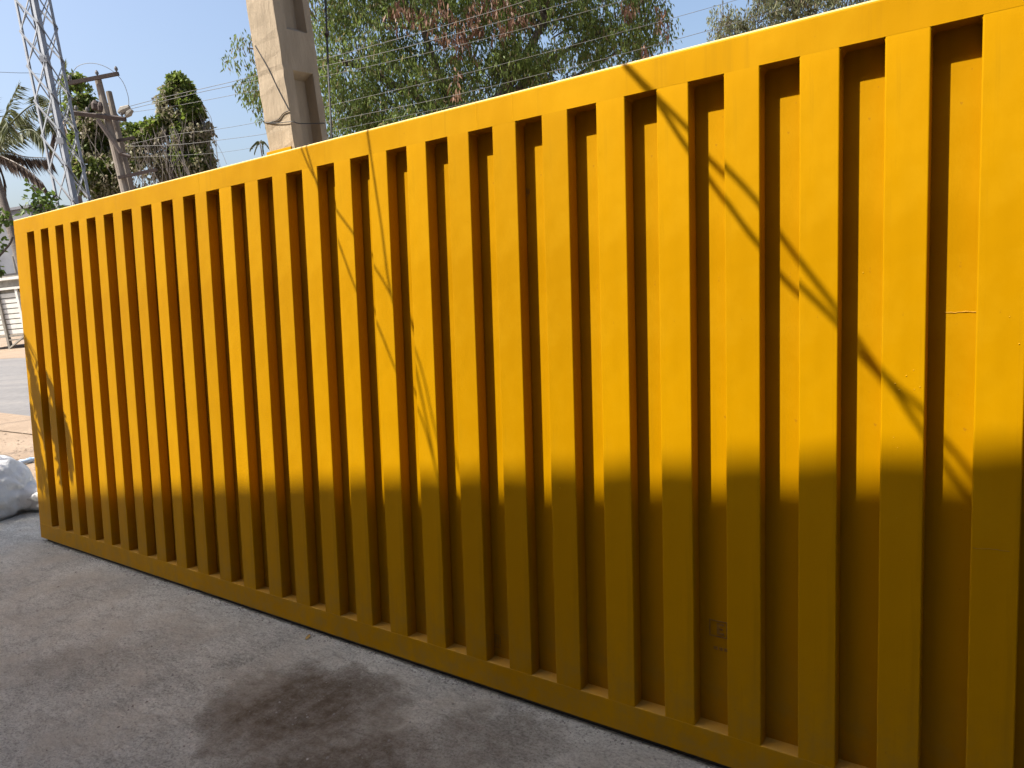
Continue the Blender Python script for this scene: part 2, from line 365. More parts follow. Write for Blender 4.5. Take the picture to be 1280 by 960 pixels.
# broken slab edge: ragged line between the concrete yard and the sand
ragged = []
for k in range(41):
    p = pA + (pB - pA) * k / 40; j = 0.05 * noise.noise(Vector((k * 0.9, 3.3, 0)))
    ragged.append((p[0] + j, p[1] + j * 1.7))
yard = sheet('concrete_yard', ragged + [(14, ragged[-1][1] + 3), (14, -9), (pA[0], -9)], 0.0, 'yard', 0.06)
n0, n1 = at(0, 527, z=G0)[:2], at(40, 531, z=G0)[:2]
f0 = at(0, 445, z=G0)[:2]
rd = (n1 - n0) / np.linalg.norm(n1 - n0)
road = sheet('road', [n0 - rd * 60, n0 + rd * 120, f0 + rd * 120, f0 - rd * 60], G0 + 0.012, 'asphalt')
def ragged_verge(name, base, off, seed):
    b = MB(); r = random.Random(seed); nrm = np.array([-rd[1], rd[0]])
    if (f0 - n0) @ nrm < 0: nrm = -nrm
    A = []; B = []
    for k in range(-20, 60):
        p = base + rd * k * 0.8; w = off * (1 + 0.8 * noise.noise(Vector((k * 0.37, seed, 0))))
        A.append((*(p - nrm * np.sign(off) * 0.4), G0 + 0.016)); B.append((*(p + nrm * w), G0 + 0.016))
    n = len(A)
    b.add(A + B, [(i, i + 1, n + i + 1, n + i) for i in range(n - 1)])
    return tag(b.build(name, 'dirt'), kind='structure')
ragged_verge('road_verge', n0, 0.35, 2.0); ragged_verge('road_verge', f0, -0.6, 5.0)

# ------------------------------------------------------------------ the yellow steel panel
panel = thing('steel_panel', 'long yellow steel panel with upright ribs, leaning back on the concrete pole', 'steel panel', (0, 0, GAP), (-TILT, 0, 0))
DEP = 0.085
MB().box((0, 0, ZT), (PL, DEP, PH)).build('top_rail', 'yellow_top', panel, big=(PH, 0.013))
MB().box((0, 0, 0), (PL, DEP, ZB)).build('bottom_rail', 'yellow', panel, bevel=0.003)
MB().box((0, 0.0004, ZB), (S0, DEP, ZT)).build('end_post', 'yellow', panel, bevel=0.004, upright=True)
MB().box((PL - S0, 0.0004, ZB), (PL, DEP, ZT)).build('end_post', 'yellow', panel, bevel=0.003)
rib0 = inf0 = None
for i in range(NREC):
    x = S0 + i * PER
    if i < NREC - 1:
        if rib0 is None:
            rib0 = MB().box((0, 0.0, ZB), (PER - RW, RD - 0.004, ZT)).build('rib', 'yellow', panel, bevel=0.004, seg=3, upright=True); o = rib0
        else:
            o = rib0.copy(); COL.objects.link(o); o.parent = panel
        o.location = (x + RW, random.uniform(-0.0004, 0.0004) + 0.0001, 0)
    if inf0 is None:
        inf0 = MB().box((-0.02, RD, ZB - 0.002), (RW + 0.02, RD + 0.004, ZT + 0.002)).build('infill_sheet', 'yellow', panel); o = inf0
    else:
        o = inf0.copy(); COL.objects.link(o); o.parent = panel
    o.location = (x, random.uniform(-0.001, 0.001), 0)
# rounded fillets of weld in the top corners of each opening
b = MB()
for i in range(NREC):
    for sx, x in ((1, S0 + i * PER), (-1, S0 + i * PER + RW)):
        c = [(x, ZT)] + [(x + sx * 0.012 * (1 - math.sin(a)), ZT - 0.012 * (1 - math.cos(a))) for a in np.linspace(0, math.pi / 2, 5)]
        v = [(p[0], y, p[1]) for y in (0.004, RD) for p in c]; n = len(c)
        b.add(v, [tuple(range(n))] + [(k, k + 1, n + k + 1, n + k) for k in range(1, n - 1)])
tag(b.build('corner_weld', 'yellow', panel), kind='stuff')
# underside skid the panel stands on
MB().box((0.05, 0.025, -GAP), (PL - 0.05, 0.075, 0.0)).build('base_skid', 'dark_steel', panel)
# joints in the two rails, welded and ground flush
def plocal(w): d = np.asarray(w) - np.array([0, 0, GAP]); return np.array([d[0], d @ EY, d @ EZ])
for u, v in ((248, 225), (595, 140), (640, 128)):
    x = plocal(panel_at(u, v))[0]
    MB().box((x - 0.002, -0.0004, ZT + 0.006), (x + 0.002, 0.001, PH - 0.008)).build('rail_joint', 'yellow', panel)
for u, v in ((462, 800), (620, 850)):
    x = plocal(panel_at(u, v))[0]
    MB().box((x - 0.002, -0.0004, 0.004), (x + 0.002, 0.001, ZB - 0.005)).build('rail_joint', 'yellow', panel)
# weld bead across one recess, scratch and blisters in the paint
a, c = plocal(panel_at(1180, 391, RD)), plocal(panel_at(1221, 389, RD))
MB().tube([(a[0] + (c[0] - a[0]) * k / 9, RD - 0.001, a[2] + random.uniform(-.0015, .0015)) for k in range(10)], [0.0012 + random.uniform(0, .0012) for _ in range(10)], 5).build('weld_bead', 'yellow', panel)
a, c = plocal(panel_at(1216, 685)), plocal(panel_at(1262, 689))
MB().tube([(a[0] + (c[0] - a[0]) * k / 9, 0.0006, a[2] + (c[2] - a[2]) * k / 9 + random.uniform(-.002, .002)) for k in range(10)], 0.0008, 4).build('scratch', 'ink', panel)
b = MB()
for (u, v) in ((1119, 480), (1124, 488), (1117, 547), (1122, 560), (1143, 487), (1142, 463), (1128, 700), (1121, 648), (1079, 341), (1262, 396), (1274, 430), (1150, 484), (1133, 470), (700, 610), (771, 680)):
    p = plocal(panel_at(u, v)); r = random.uniform(0.0018, 0.0034)
    ring = [(p[0] + r * math.cos(t), 0.0005, p[2] + r * 1.1 * math.sin(t)) for t in np.linspace(0, 2 * math.pi, 8)[:-1]]
    b.add(ring + [(p[0], -r * 0.55, p[2])], [(k, (k + 1) % 7, 7) for k in range(7)])
tag(b.build('paint_blister', 'yellow', panel), kind='stuff')
# faint mill marks stamped on the sheet
def stamp(u, v, w, h, bars):
    p = plocal(panel_at(u, v, RD)); b = MB(); y = RD - 0.0022; t = w * 0.08
    def r(x0, z0, x1, z1): b.box((p[0] + x0 * w, y, p[2] + z0 * h), (p[0] + x1 * w, y + 0.0016, p[2] + z1 * h))
    for q in bars: r(*q)
    return b.build('mill_stamp', 'ink', panel)
box4 = [(-.5, -.5, -.42, .5), (.42, -.5, .5, .5), (-.42, .42, .42, .5), (-.42, -.5, .42, -.42)]
stamp(898, 786, 0.066, 0.060, box4 + [(-.08, -.34, .06, .34), (.06, .2, .3, .34), (.06, -.06, .24, .06), (.06, -.34, .3, -.2)])
stamp(901, 811, 0.050, 0.014, [(-.5, -.4, -.2, .4), (-.1, -.4, .15, .4), (.25, -.4, .5, .4)])
stamp(621, 801, 0.042, 0.058, [(-.5, -.4, -.42, .4), (.42, -.4, .5, .4), (-.36, .42, .36, .5), (-.36, -.5, .36, -.42), (-.22, -.34, -.14, .34), (-.02, -.34, .06, .34), (.2, -.34, .28, .34)])
stamp(658, 241, 0.030, 0.035, [(-.5, -.3, -.1, .3), (.0, -.5, .2, .5), (.3, -.2, .5, .4)])
# strip imitating sunlight reflected onto the pole is built after the shaft
# ------------------------------------------------------------------ the concrete pole behind it
PX0 = at(368, 178, dep=3.645)                    # near arris of the pole at panel-top height
px, py = PX0[0], PX0[1]
PWX, PWY, POLH = 0.205, 0.225, 7.2
pole = thing('concrete_pole', 'rough precast concrete pole with rectangular pockets, standing behind the yellow panel', 'pole', (px, py, 0))
# local: x from -PWX to 0, y from 0 to PWY ; pockets cut in the +x face
y0p, y1p, PDEP = 0.26 * PWY, 0.82 * PWY, 0.055
ztop1 = at(378, 91, dep=depth_of(PX0) + 0.05)[2]; zbot2 = at(375, 43, dep=depth_of(PX0) + 0.05)[2]
pitch = 0.95; gapz = zbot2 - ztop1
pk = []
zt_ = ztop1
while zt_ - pitch + gapz > 0.3: pk.append((zt_ - pitch + gapz, zt_)); zt_ -= pitch
zt_ = ztop1 + pitch
while zt_ < POLH - 0.3: pk.append((zt_ - pitch + gapz, zt_)); zt_ += pitch
pk.sort()
b = MB(); nz = 120
def jag(z, s): return 0.006 * noise.noise(Vector((z * 7, s, 0))) + 0.004 * noise.noise(Vector((z * 31, s, 4)))
zs = sorted(set(list(np.linspace(0, POLH, nz)) + [z for q in pk for z in q]))
# rim profile per level: corners jitter a little so that the arrises look cast
def prof(z): return [(-PWX + jag(z, 1), 0 + jag(z, 2)), (0 + jag(z, 3) - 0.002, jag(z, 4)), (0, y0p), (0, y1p), (0 + jag(z, 5), PWY + jag(z, 6)), (-PWX + jag(z, 7), PWY)]
vs = []; fs = []
for z in zs: vs += [(x, y, z) for x, y in prof(z)]
for k in range(len(zs) - 1):
    zm = (zs[k] + zs[k + 1]) / 2; inp = any(a < zm < c for a, c in pk)
    for i in range(6):
        if i == 2 and inp: continue
        j = (i + 1) % 6; fs.append((k * 6 + i, k * 6 + j, (k + 1) * 6 + j, (k + 1) * 6 + i))
fs.append(tuple(range(5, -1, -1))); fs.append(tuple((len(zs) - 1) * 6 + i for i in range(6)))
b.add(vs, fs); tp = 0.014
for a, c in pk:
    o4 = [(0, y0p, a), (0, y1p, a), (0, y1p, c), (0, y0p, c)]
    i4 = [(-PDEP, y0p + tp, a + 0.03), (-PDEP, y1p - tp, a + 0.03), (-PDEP, y1p - tp, c - 0.03), (-PDEP, y0p + tp, c - 0.03)]
    b.add(o4 + i4, [(4, 5, 6, 7), (0, 1, 5, 4), (1, 2, 6, 5), (2, 3, 7, 6), (3, 0, 4, 7)])
b.build('shaft', 'pole', pole)
dP = depth_of(PX0)
def front_face(u, v): return at(u, v, y=py - 0.004) - np.array([px, py, 0])
MB().tube(smooth_path([front_face(319, 57), front_face(335, 85), front_face(348, 112), front_face(361, 137)]), 0.0028, 5).build('tie_wire', 'cable', pole)
w1 = [front_face(331, 153), front_face(345, 154), front_face(365, 152)]
MB().tube(smooth_path(w1 + [(0.004, 0.05, w1[-1][2] - .004), (0.004, PWY * 0.95, w1[-1][2] + 0.01)]), 0.0022, 5).build('tie_wire', 'cable', pole)
MB().tube(smooth_path([front_face(333, 154), front_face(347, 150), front_face(354, 142), front_face(362, 138)]), 0.0022, 5).build('tie_wire', 'cable', pole)
# yellow strip added in place of sunlight bounced off the rail onto the pole
tz = plocal(at(353, 184, dep=dP))
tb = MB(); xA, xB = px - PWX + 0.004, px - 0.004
tb.box((xA, DEP, PH - 0.10), (xB, DEP + 0.010, PH + 0.044)).build('sun_bounce_strip', 'yellow', panel, bevel=0.002)
cb = MB().tube(smooth_path([at(404, -90, dep=dP + .05), at(407, 0, dep=dP + .02), at(408.6, 43, dep=dP), at(411, 100, dep=dP - .02), at(414.6, 172, dep=dP - .04), at(417, 240, dep=dP - .02), at(414, 420, dep=dP)], 5), 0.0055, 6).build('black_cable', 'cable')
tag(cb, 'single black cable hanging down along the right side of the concrete pole', 'cable')
kn = MB()
for k in range(3): kn.tube([at(408.6 + random.uniform(-2, 2), 39, dep=dP), at(408.6, 43, dep=dP - .01), at(408.6 + random.uniform(-2, 2), 47, dep=dP)], [0.004, 0.013, 0.003], 6)
kn.build('cable_knot', 'rust', cb)

# ------------------------------------------------------------------ lattice tower
TD = 12.5
tc = at(100, 300, dep=TD)
tower = thing('lattice_tower', 'slim galvanised lattice tower of crossed steel angles standing left of the creepers', 'tower', (tc[0], tc[1], G0))
tl = local((tc[0], tc[1], G0))
up = np.array([0, 0, 1.0])
def leg_line(u0, v0, u1, v1, d): return at(u0, v0, dep=d), at(u1, v1, dep=d)
HW = 0.36
legs = []
cA, cB = leg_line(42, 0, 92, 250, TD - 0.3)
lA, lB = leg_line(17.5, 0, 69, 250, TD)
rA, rB = leg_line(64, 0, 114, 250, TD)
lead = (cA + lA * 0 ) 
def ext(a, b):                                  # run the leg from the ground up past the frame
    d = (a - b) / (a[2] - b[2]); return b + d * (G0 - b[2]), b + d * (11.0 - b[2])
legs = [ext(cA, cB), ext(lA, lB), None, ext(rA, rB)]
back = (lA + rA - cA, lB + rB - cB); legs[2] = ext(*back)
for k, (a, c) in enumerate(legs):
    w = 0.085 if k == 0 else 0.055
    ax = (c - a) / np.linalg.norm(c - a)
    cen = sum(l[0] for l in legs) / 4
    x = (legs[(k + 1) % 4][0] - a); x -= ax * (x @ ax); x /= np.linalg.norm(x)
    y = (legs[(k - 1) % 4][0] - a); y -= ax * (y @ ax); y /= np.linalg.norm(y)
    L = np.linalg.norm(c - a); m = MB()
    m.box((0, 0, 0), (w, 0.012, L), (x, y, ax), tl(a)); m.box((0, 0.012, 0), (0.012, w, L), (x, y, ax), tl(a))
    m.build('leg', 'galv', tower)
def at_h(k, z): a, c = legs[k]; return a + (c - a) * (z - a[2]) / (c[2] - a[2])
zn = lA[2] - (lA[2] - lB[2]) * 39 / 250; step = (lA[2] - lB[2]) * 43.5 / 250
z = zn
while z - step > G0 + 0.2: z -= step
while z + step < 11:
    for k in range(4):
        j = (k + 1) % 4
        a, c = at_h(k, z), at_h(j, z + step); d, e = at_h(j, z), at_h(k, z + step)
        off = (a + d) / 2 - (at_h(0, z) + at_h(2, z)) / 2; off[2] = 0; off = off / np.linalg.norm(off) * 0.02
        MB().bar(tl(a + off), tl(c + off), 0.036, 0.012).build('brace', 'galv', tower)
        MB().bar(tl(d - off * .2), tl(e - off * .2), 0.036, 0.012).build('brace', 'galv', tower)
    z += step
for (k, zz) in ((0, at(63, 80, dep=TD)[2]), (0, at(82, 180, dep=TD)[2])):
    p = tl(at_h(k, zz)); MB().box((-0.09, -0.012, -0.05), (0.03, 0.012, 0.05), (RT, [FW[0], FW[1], 0], up), p).build('gusset_plate', 'galv', tower)

# ------------------------------------------------------------------ utility poles with their arms
UD = 23.0
def round_pole(name, label, u0, v0, u1, v1, d, r0, r1):
    a, c = at(u0, v0, dep=d), at(u1, v1, dep=d); dr = (a - c) / (a[2] - c[2]); base = c + dr * (G0 - c[2])
    t = thing(name, label, 'utility pole', base); f = local(base)
    MB().tube([f(base), f(c), f(a)], [r1, r1 * 0.95, r0], 10).build('shaft', 'old_pole', t)
    return t, f
up1, uf = round_pole('utility_pole', 'tall weathered utility pole with two dark crossarms, in front of the creepers', 122, 97, 158, 245, UD, 0.10, 0.14)
def arm(p, q, w, mat, nm): MB().bar(uf(p), uf(q), w).build(nm, mat, up1)
arm(at(86, 104, dep=UD - .2), at(148, 92, dep=UD - .2), 0.11, 'rust', 'crossarm')
arm(at(91, 141, dep=UD - .2), at(157, 149, dep=UD - .2), 0.12, 'rust', 'crossarm')
arm(at(122, 150, dep=UD - .22), at(152, 192, dep=UD - .22), 0.10, 'rust', 'brace')
arm(at(150, 192, dep=UD - .22), at(163, 196, dep=UD - .22), 0.08, 'rust', 'brace')
arm(at(148, 222, dep=UD - .2), at(196, 212, dep=UD - .1), 0.09, 'rust', 'crossarm')
def insul(u, v, s=1.0):
    p = uf(at(u, v, dep=UD - .2)); q = p + up * 0.28 * s
    MB().tube([p, p + up * .08 * s, p + up * .12 * s, p + up * .2 * s, q], [0.03 * s, 0.03 * s, 0.075 * s, 0.075 * s, 0.03 * s], 8).build('insulator', 'ceramic', up1)
for u, v in ((88, 102), (122, 96), (146, 91), (96, 140), (110, 142), (153, 147)): insul(u, v, .7)
for u, v, w, h in ((119, 131, .22, .30), (125, 133, .16, .2)):
    MB().tube([uf(at(u, v + 6, dep=UD - .3)), uf(at(u, v, dep=UD - .3)), uf(at(u, v - 5, dep=UD - .3))], [w * .5, w * .6, w * .3], 8).build('cutout_fuse', 'rust', up1)
sb = MB()
sb.tube([uf(at(148, 141, dep=UD - .2)), uf(at(153, 138, dep=UD - .2)), uf(at(162, 134, dep=UD - .2))], [0.05, 0.13, 0.08], 8)
sb.tube([uf(at(157, 146, dep=UD - .2)), uf(at(161, 142, dep=UD - .2)), uf(at(165, 137, dep=UD - .2))], [0.05, 0.10, 0.06], 8)
sb.build('line_switch', 'frame_steel', up1)
up2, uf2 = round_pole('utility_pole', 'shorter square-topped pole set close against the tall crossarm pole', 136, 115, 164, 238, UD + .35, 0.09, 0.12)
MB().bar(uf2(at(146, 176, dep=UD + .1)), uf2(at(168, 172, dep=UD + .1)), 0.09).build('strap', 'rust', up2)

# ------------------------------------------------------------------ overhead wires
def wire(name, pts, deps, r, label, mat='wire', group='overhead wires'):
    P = smooth_path([at(u, v, dep=d) for (u, v), d in zip(pts, deps)], 8)
    o = MB().tube(P, r, 5).build(name, mat); return tag(o, label, 'wire', group)
wire('overhead_wire', [(158, 134), (204, 122), (295, 101), (415, 71), (510, 45), (580, 25), (661, 0), (800, -48)], [23, 22, 21, 20, 19.5, 19, 18.5, 18], .008, 'thick pale wire crossing the big tree, uppermost of its wires')
wire('overhead_wire', [(160, 137), (243, 117), (300, 105), (412, 81), (475, 67), (560, 45), (722, 0), (860, -44)], [23, 22, 21, 20, 19.5, 19, 18.5, 18], .008, 'pale wire crossing the big tree just below the uppermost one')
wire('overhead_wire', [(160, 141), (221, 132), (305, 116), (412, 94), (560, 60), (687, 27), (772, 3), (880, -30)], [23, 22, 21, 20, 19, 18.5, 18, 18], .0065, 'third wire down across the big tree, passing its dark branch')
wire('overhead_wire', [(160, 181), (219, 168), (269, 162), (331, 151), (412, 132), (581, 92), (674, 68), (759, 45), (879, 12), (960, -12)], [23, 22.5, 22, 21, 20, 19, 18.5, 18, 17.5, 17], .006, 'wire reaching across the clear sky between the two trees, the upper one')
wire('overhead_wire', [(159, 183), (219, 181), (267, 176), (334, 167), (420, 150), (560, 121), (695, 88), (746, 76), (879, 40), (990, 8)], [23, 22.5, 22, 21, 20, 19, 18.5, 18, 17.5, 17], .0065, 'wire reaching across the clear sky between the two trees, the lower one')
wire('overhead_wire', [(158, 197), (260, 192), (325, 183), (420, 163), (520, 142), (640, 118)], [23, 22, 21, 20, 19.5, 19], .0045, 'thin sagging wire just over the top rail behind the concrete pole')
wire('overhead_wire', [(-30, 89), (20, 91), (45, 92), (90, 100)], [22, 22.5, 22.8, 22.9], .007, 'faint wire running left from the lattice tower over the palm')
wire('overhead_wire', [(88, 97), (97, 83), (115, 79), (135, 85), (152, 100), (160, 120), (161, 136)], [22.8] * 7, .009, 'thin jumper wire looping over the crossarm pole head', group=None)
wire('overhead_wire', [(95, 140), (60, 152), (20, 158), (-30, 160)], [22.8, 22.5, 22, 22], .0045, 'thin wire running left from the lower crossarm behind the tower')
# ------------------------------------------------------------------ trees
def branches(pts, r0, r1, n=7):
    P = smooth_path(pts, 5); return P, list(np.linspace(r0, r1, len(P)))
def tree(label, base, f_trunk, lobes, n, leaf, mat, gap, seed, pods=None, per=5, droop=1.0, spread=.42, group=None, cat='tree'):
    t = thing('tree', label, cat, base, group=group); f = local(base); tb = MB()
    for pts, r0, r1 in f_trunk:
        P, R = branches([f(p) for p in pts], r0, r1); tb.tube(P, R, 7)
    tb.build('trunk', 'bark', t, smooth=True)
    P = lobe_points(lobes, n, gap, 0.85, 0.8, seed)
    raw_mesh('crown', sprigs(P, per, spread, leaf[0], leaf[1], droop, seed) - np.asarray(base), 4, mat, t)
    # fine twigs through the crown
    q = P[::max(1, len(P) // 500)]; tw = MB(); r = random.Random(seed)
    cen = [np.asarray(c) for c, _ in lobes]
    for p in q:
        c = min(cen, key=lambda c: np.linalg.norm(c - p)); a = p + (c - p) * 0.75 + np.array([0, 0, -.2])
        tw.tube([f(a), f((a + p) / 2 + np.array([0, 0, .12])), f(p)], [.022, .014, .006], 4, False)
    tag(tw.build('twigs', 'bark', t), kind='stuff')
    if pods:
        for k, (lb, m) in enumerate(pods):
            PP = lobe_points(lb, m, 0.35, 1.2, 1.0, seed + 50 + k)
            raw_mesh('seed_pods', sprigs(PP, 6, .32, .26, .055, 2.2, seed + 9) - np.asarray(base), 4, 'pod', t)
    return t
def lobe(u, v, dep, ru, rv, rd_): s = dep / FPX; return (at(u, v, dep=dep), (ru * s, rv * s, rd_))
TDp = 24.0
bb = at(600, 340, dep=TDp); bb = np.array([bb[0], bb[1], G0])
big = [lobe(450, 70, TDp, 75, 85, 1.8), lobe(425, 130, TDp, 60, 60, 1.5), lobe(500, 110, TDp, 65, 65, 1.7), lobe(560, 40, TDp, 90, 75, 2.0),
       lobe(620, 95, TDp, 80, 55, 1.8), lobe(680, 40, TDp, 90, 60, 2.0), lobe(700, 85, TDp, 55, 38, 1.5), lobe(770, 45, TDp, 50, 52, 1.5),
       lobe(805, 20, TDp, 38, 48, 1.2), lobe(520, 170, TDp, 80, 55, 1.6), lobe(610, 170, TDp, 80, 60, 1.6), lobe(560, -80, TDp, 170, 110, 3.2), lobe(710, -70, TDp, 130, 100, 3.0),
       lobe(308, 62, TDp - 1, 25, 26, .6), lobe(315, 100, TDp - 1, 22, 25, .6), lobe(328, 118, TDp - 1, 16, 26, .5), lobe(400, 20, TDp, 40, 50, 1.0), lobe(430, -60, TDp, 90, 80, 2.0)]
tr = [([bb, at(590, 250, dep=TDp), at(600, 160, dep=TDp), at(640, 100, dep=TDp), at(680, 20, dep=TDp), at(690, -60, dep=TDp)], .32, .07),
      ([at(597, 190, dep=TDp), at(560, 120, dep=TDp), at(530, 40, dep=TDp), at(500, -50, dep=TDp)], .2, .05),
      ([at(612, 140, dep=TDp), at(660, 100, dep=TDp), at(705, 65, dep=TDp), at(770, 30, dep=TDp)], .15, .03),
      ([at(570, 150, dep=TDp), at(500, 110, dep=TDp), at(440, 80, dep=TDp), at(370, 70, dep=TDp - .5), at(310, 60, dep=TDp - 1)], .15, .02),
      ([at(590, 200, dep=TDp), at(640, 150, dep=TDp), at(720, 95, dep=TDp), at(800, 50, dep=TDp)], .12, .03)]
tree('big spreading tree with drooping leaves and brown seed pods, right of the concrete pole', bb, tr, big, 33000, (.18, .050), 'leaf_tree', 0.31, 11, droop=1.7,
     pods=[([lobe(500, 12, TDp - 1.5, 28, 16, .4), lobe(560, 20, TDp - 1.7, 45, 26, .5), lobe(620, 15, TDp - 1.7, 40, 22, .5), lobe(575, 55, TDp - 1.7, 16, 16, .4), lobe(800, 5, TDp - 1.4, 25, 12, .4), lobe(826, 25, TDp - 1.2, 8, 18, .3), lobe(575, 95, TDp - 1.6, 14, 22, .3), lobe(808, 62, TDp - 1.2, 8, 9, .3), lobe(660, 12, TDp - 1.7, 20, 10, .3)], 300)])
b2 = at(980, 300, dep=28.0); b2 = np.array([b2[0], b2[1], G0])
lb2 = [lobe(905, 25, 28, 22, 24, .7), lobe(945, 18, 28, 32, 22, 1.0), lobe(1000, 5, 28, 50, 26, 1.3), lobe(960, 60, 28, 60, 32, 1.3), lobe(1060, -20, 28, 60, 50, 1.8), lobe(960, -50, 28, 60, 40, 1.6), lobe(1060, 40, 28, 60, 50, 1.6)]
tree('smaller tree with dull hanging leaves showing over the top rail at the right', b2, [([b2, at(985, 150, dep=28.), at(990, 60, dep=28.), at(1000, -40, dep=28.)], .25, .05), ([at(988, 100, dep=28.), at(950, 50, dep=28.), at(905, 20, dep=28.)], .1, .02)],
     lb2, 9000, (.18, .048), 'leaf_far', 0.36, 23, droop=1.8)

# creepers grown over dead trees
def creeper(label, base, lobes_green, lobes_dry, strands, trunk_pts, seed, n1, n2):
    t = thing('creeper_covered_tree', label, 'tree', base); f = local(base)
    tb = MB()
    for pts, r0, r1 in trunk_pts:
        P, R = branches([f(p) for p in pts], r0, r1); tb.tube(P, R, 7)
    tb.build('trunk', 'bark', t, smooth=True)
    P = lobe_points(lobes_green, n1, 0.42, 1.3, 0.5, seed); r = np.random.default_rng(seed)
    D = r.normal(size=(len(P), 3)); D[:, 2] -= .8
    raw_mesh('creeper_leaves', leaf_quads(P, D, .17, .12, r) - base, 4, 'leaf_vine', t)
    P = lobe_points(lobes_dry, n2, 0.50, 1.1, 0.7, seed + 1)
    D = r.normal(size=(len(P), 3)); D[:, 2] -= 1.5
    raw_mesh('dry_leaves', leaf_quads(P, D, .17, .08, r) - base, 4, 'leaf_vine_dry', t)
    vb = MB(); rr = random.Random(seed)
    for (u0, u1, va, vb_, d, cnt) in strands:
        for k in range(int(cnt * .55)):
            lean = rr.uniform(-.28, .28); amp = rr.uniform(2, 7)
            u = rr.uniform(u0, u1); v = va + rr.uniform(-6, 10); e = vb_ + rr.uniform(-25, 20); dd = d + rr.uniform(-.5, .5); ph = rr.uniform(0, 9)
            pts = []
            for q in range(7):
                s = q / 6; vv = v + (e - v) * s
                pts.append(f(at(u + (0.2 + lean) * (vv - v) + amp * math.sin(ph + s * 5) + rr.uniform(-1.5, 1.5), vv, dep=dd)))
            vb.tube(pts, rr.uniform(.005, .013), 4, False)
    tag(vb.build('hanging_vines', 'vine', t), kind='stuff')
    return t
CD = 26.0
c1 = at(135, 345, dep=CD); c1 = np.array([c1[0], c1[1], G0])
creeper('dead tree smothered by green creeper directly behind the crossarm pole', c1,
        [lobe(97, 112, CD, 17, 20, .7), lobe(103, 130, CD, 22, 22, .8), lobe(112, 150, CD, 22, 22, .8), lobe(105, 185, CD, 14, 30, .6), lobe(118, 215, CD, 30, 34, .9), lobe(128, 180, CD + .5, 20, 26, .7), lobe(172, 168, CD, 30, 16, .7), lobe(195, 158, CD, 16, 10, .5), lobe(163, 190, CD, 18, 22, .6)],
        [lobe(125, 165, CD, 30, 45, .9), lobe(135, 215, CD, 45, 45, 1.0), lobe(175, 205, CD, 30, 40, .9), lobe(190, 185, CD, 20, 28, .6)],
        [(95, 130, 125, 225, CD - .4, 34), (150, 205, 170, 250, CD - .5, 50), (120, 160, 180, 250, CD + .2, 25)],
        [([c1, at(128, 240, dep=CD), at(110, 170, dep=CD), at(98, 112, dep=CD)], .3, .06), ([at(124, 225, dep=CD), at(150, 185, dep=CD), at(190, 160, dep=CD)], .15, .04)], 31, 34000, 9000)
c2 = at(255, 340, dep=CD); c2 = np.array([c2[0], c2[1], G0])
creeper('narrow upright tree wrapped in creeper, tallest one left of the concrete pole', c2,
        [lobe(226, 106, CD, 14, 14, .6), lobe(224, 122, CD, 20, 16, .7), lobe(215, 140, CD, 18, 18, .6), lobe(236, 140, CD, 18, 26, .7), lobe(232, 170, CD, 15, 25, .6), lobe(206, 152, CD, 10, 12, .5), lobe(246, 160, CD, 11, 26, .5), lobe(230, 200, CD, 12, 30, .5), lobe(254, 205, CD, 12, 25, .5)],
        [lobe(222, 135, CD, 26, 34, .8), lobe(248, 165, CD, 18, 34, .7), lobe(252, 205, CD, 18, 30, .7), lobe(225, 200, CD, 26, 45, .8), lobe(205, 200, CD, 16, 34, .6)],
        [(196, 225, 155, 245, CD - .6, 60), (238, 258, 130, 225, CD - .1, 22), (218, 240, 135, 235, CD - .2, 18), (250, 264, 180, 235, CD, 12)],
        [([c2, at(240, 230, dep=CD), at(232, 165, dep=CD), at(226, 108, dep=CD)], .3, .05), ([at(240, 235, dep=CD), at(215, 200, dep=CD), at(208, 155, dep=CD)], .14, .03)], 37, 24000, 13000)

# coconut palms
def palm(label, crown, base, fronds, r, seed):
    t = thing('coconut_palm', label, 'palm tree', base); f = local(base)
    mid = (crown + base) / 2 + np.array([0, 0, .2])
    P, R = branches([f(base), f(mid), f(crown)], r * 1.25, r * .8); MB().tube(P, R, 10).build('trunk', 'palm_bark', t, smooth=True)
    rr = np.random.default_rng(seed)
    for pts, mat, Ls, hang in fronds:
        P = np.array(smooth_path([crown] + [np.asarray(p) for p in pts], 14)); n = len(P)
        rb = MB().tube([f(p) for p in P], list(np.linspace(.045, .010, n)), 5).build('frond', 'frond_dry' if mat == 'frond_dry' else 'frond', t)
        C = []; D = []
        for k in range(n // 7, n):
            tv = P[min(k + 1, n - 1)] - P[k - 1]; tv /= np.linalg.norm(tv) + 1e-9
            sd_ = np.cross(tv, [0, 0, 1]); sd_ /= np.linalg.norm(sd_) + 1e-9
            s = k / n
            for sg in (-1, 1):
                for q in range(3):
                    C.append(P[k] + tv * rr.uniform(-.05, .05)); d = sg * sd_ * (1 - hang * .7) + tv * .55 + np.array([0, 0, -hang + rr.normal() * .12]); D.append(d)
        C = np.array(C); D = np.array(D); L = Ls
        raw_mesh('leaflets', leaf_quads(C, D, L, .055, rr) - base, 4, mat, rb)
    return t
PDp = 30.0
pc = at(-14, 190, dep=PDp); pb = at(26, 330, dep=PDp); drp = (pc - pb) / (pc[2] - pb[2]); pb = pb + drp * (G0 - pb[2])
def fp(*uv): return [at(u, v, dep=PDp + dd) for u, v, dd in uv]
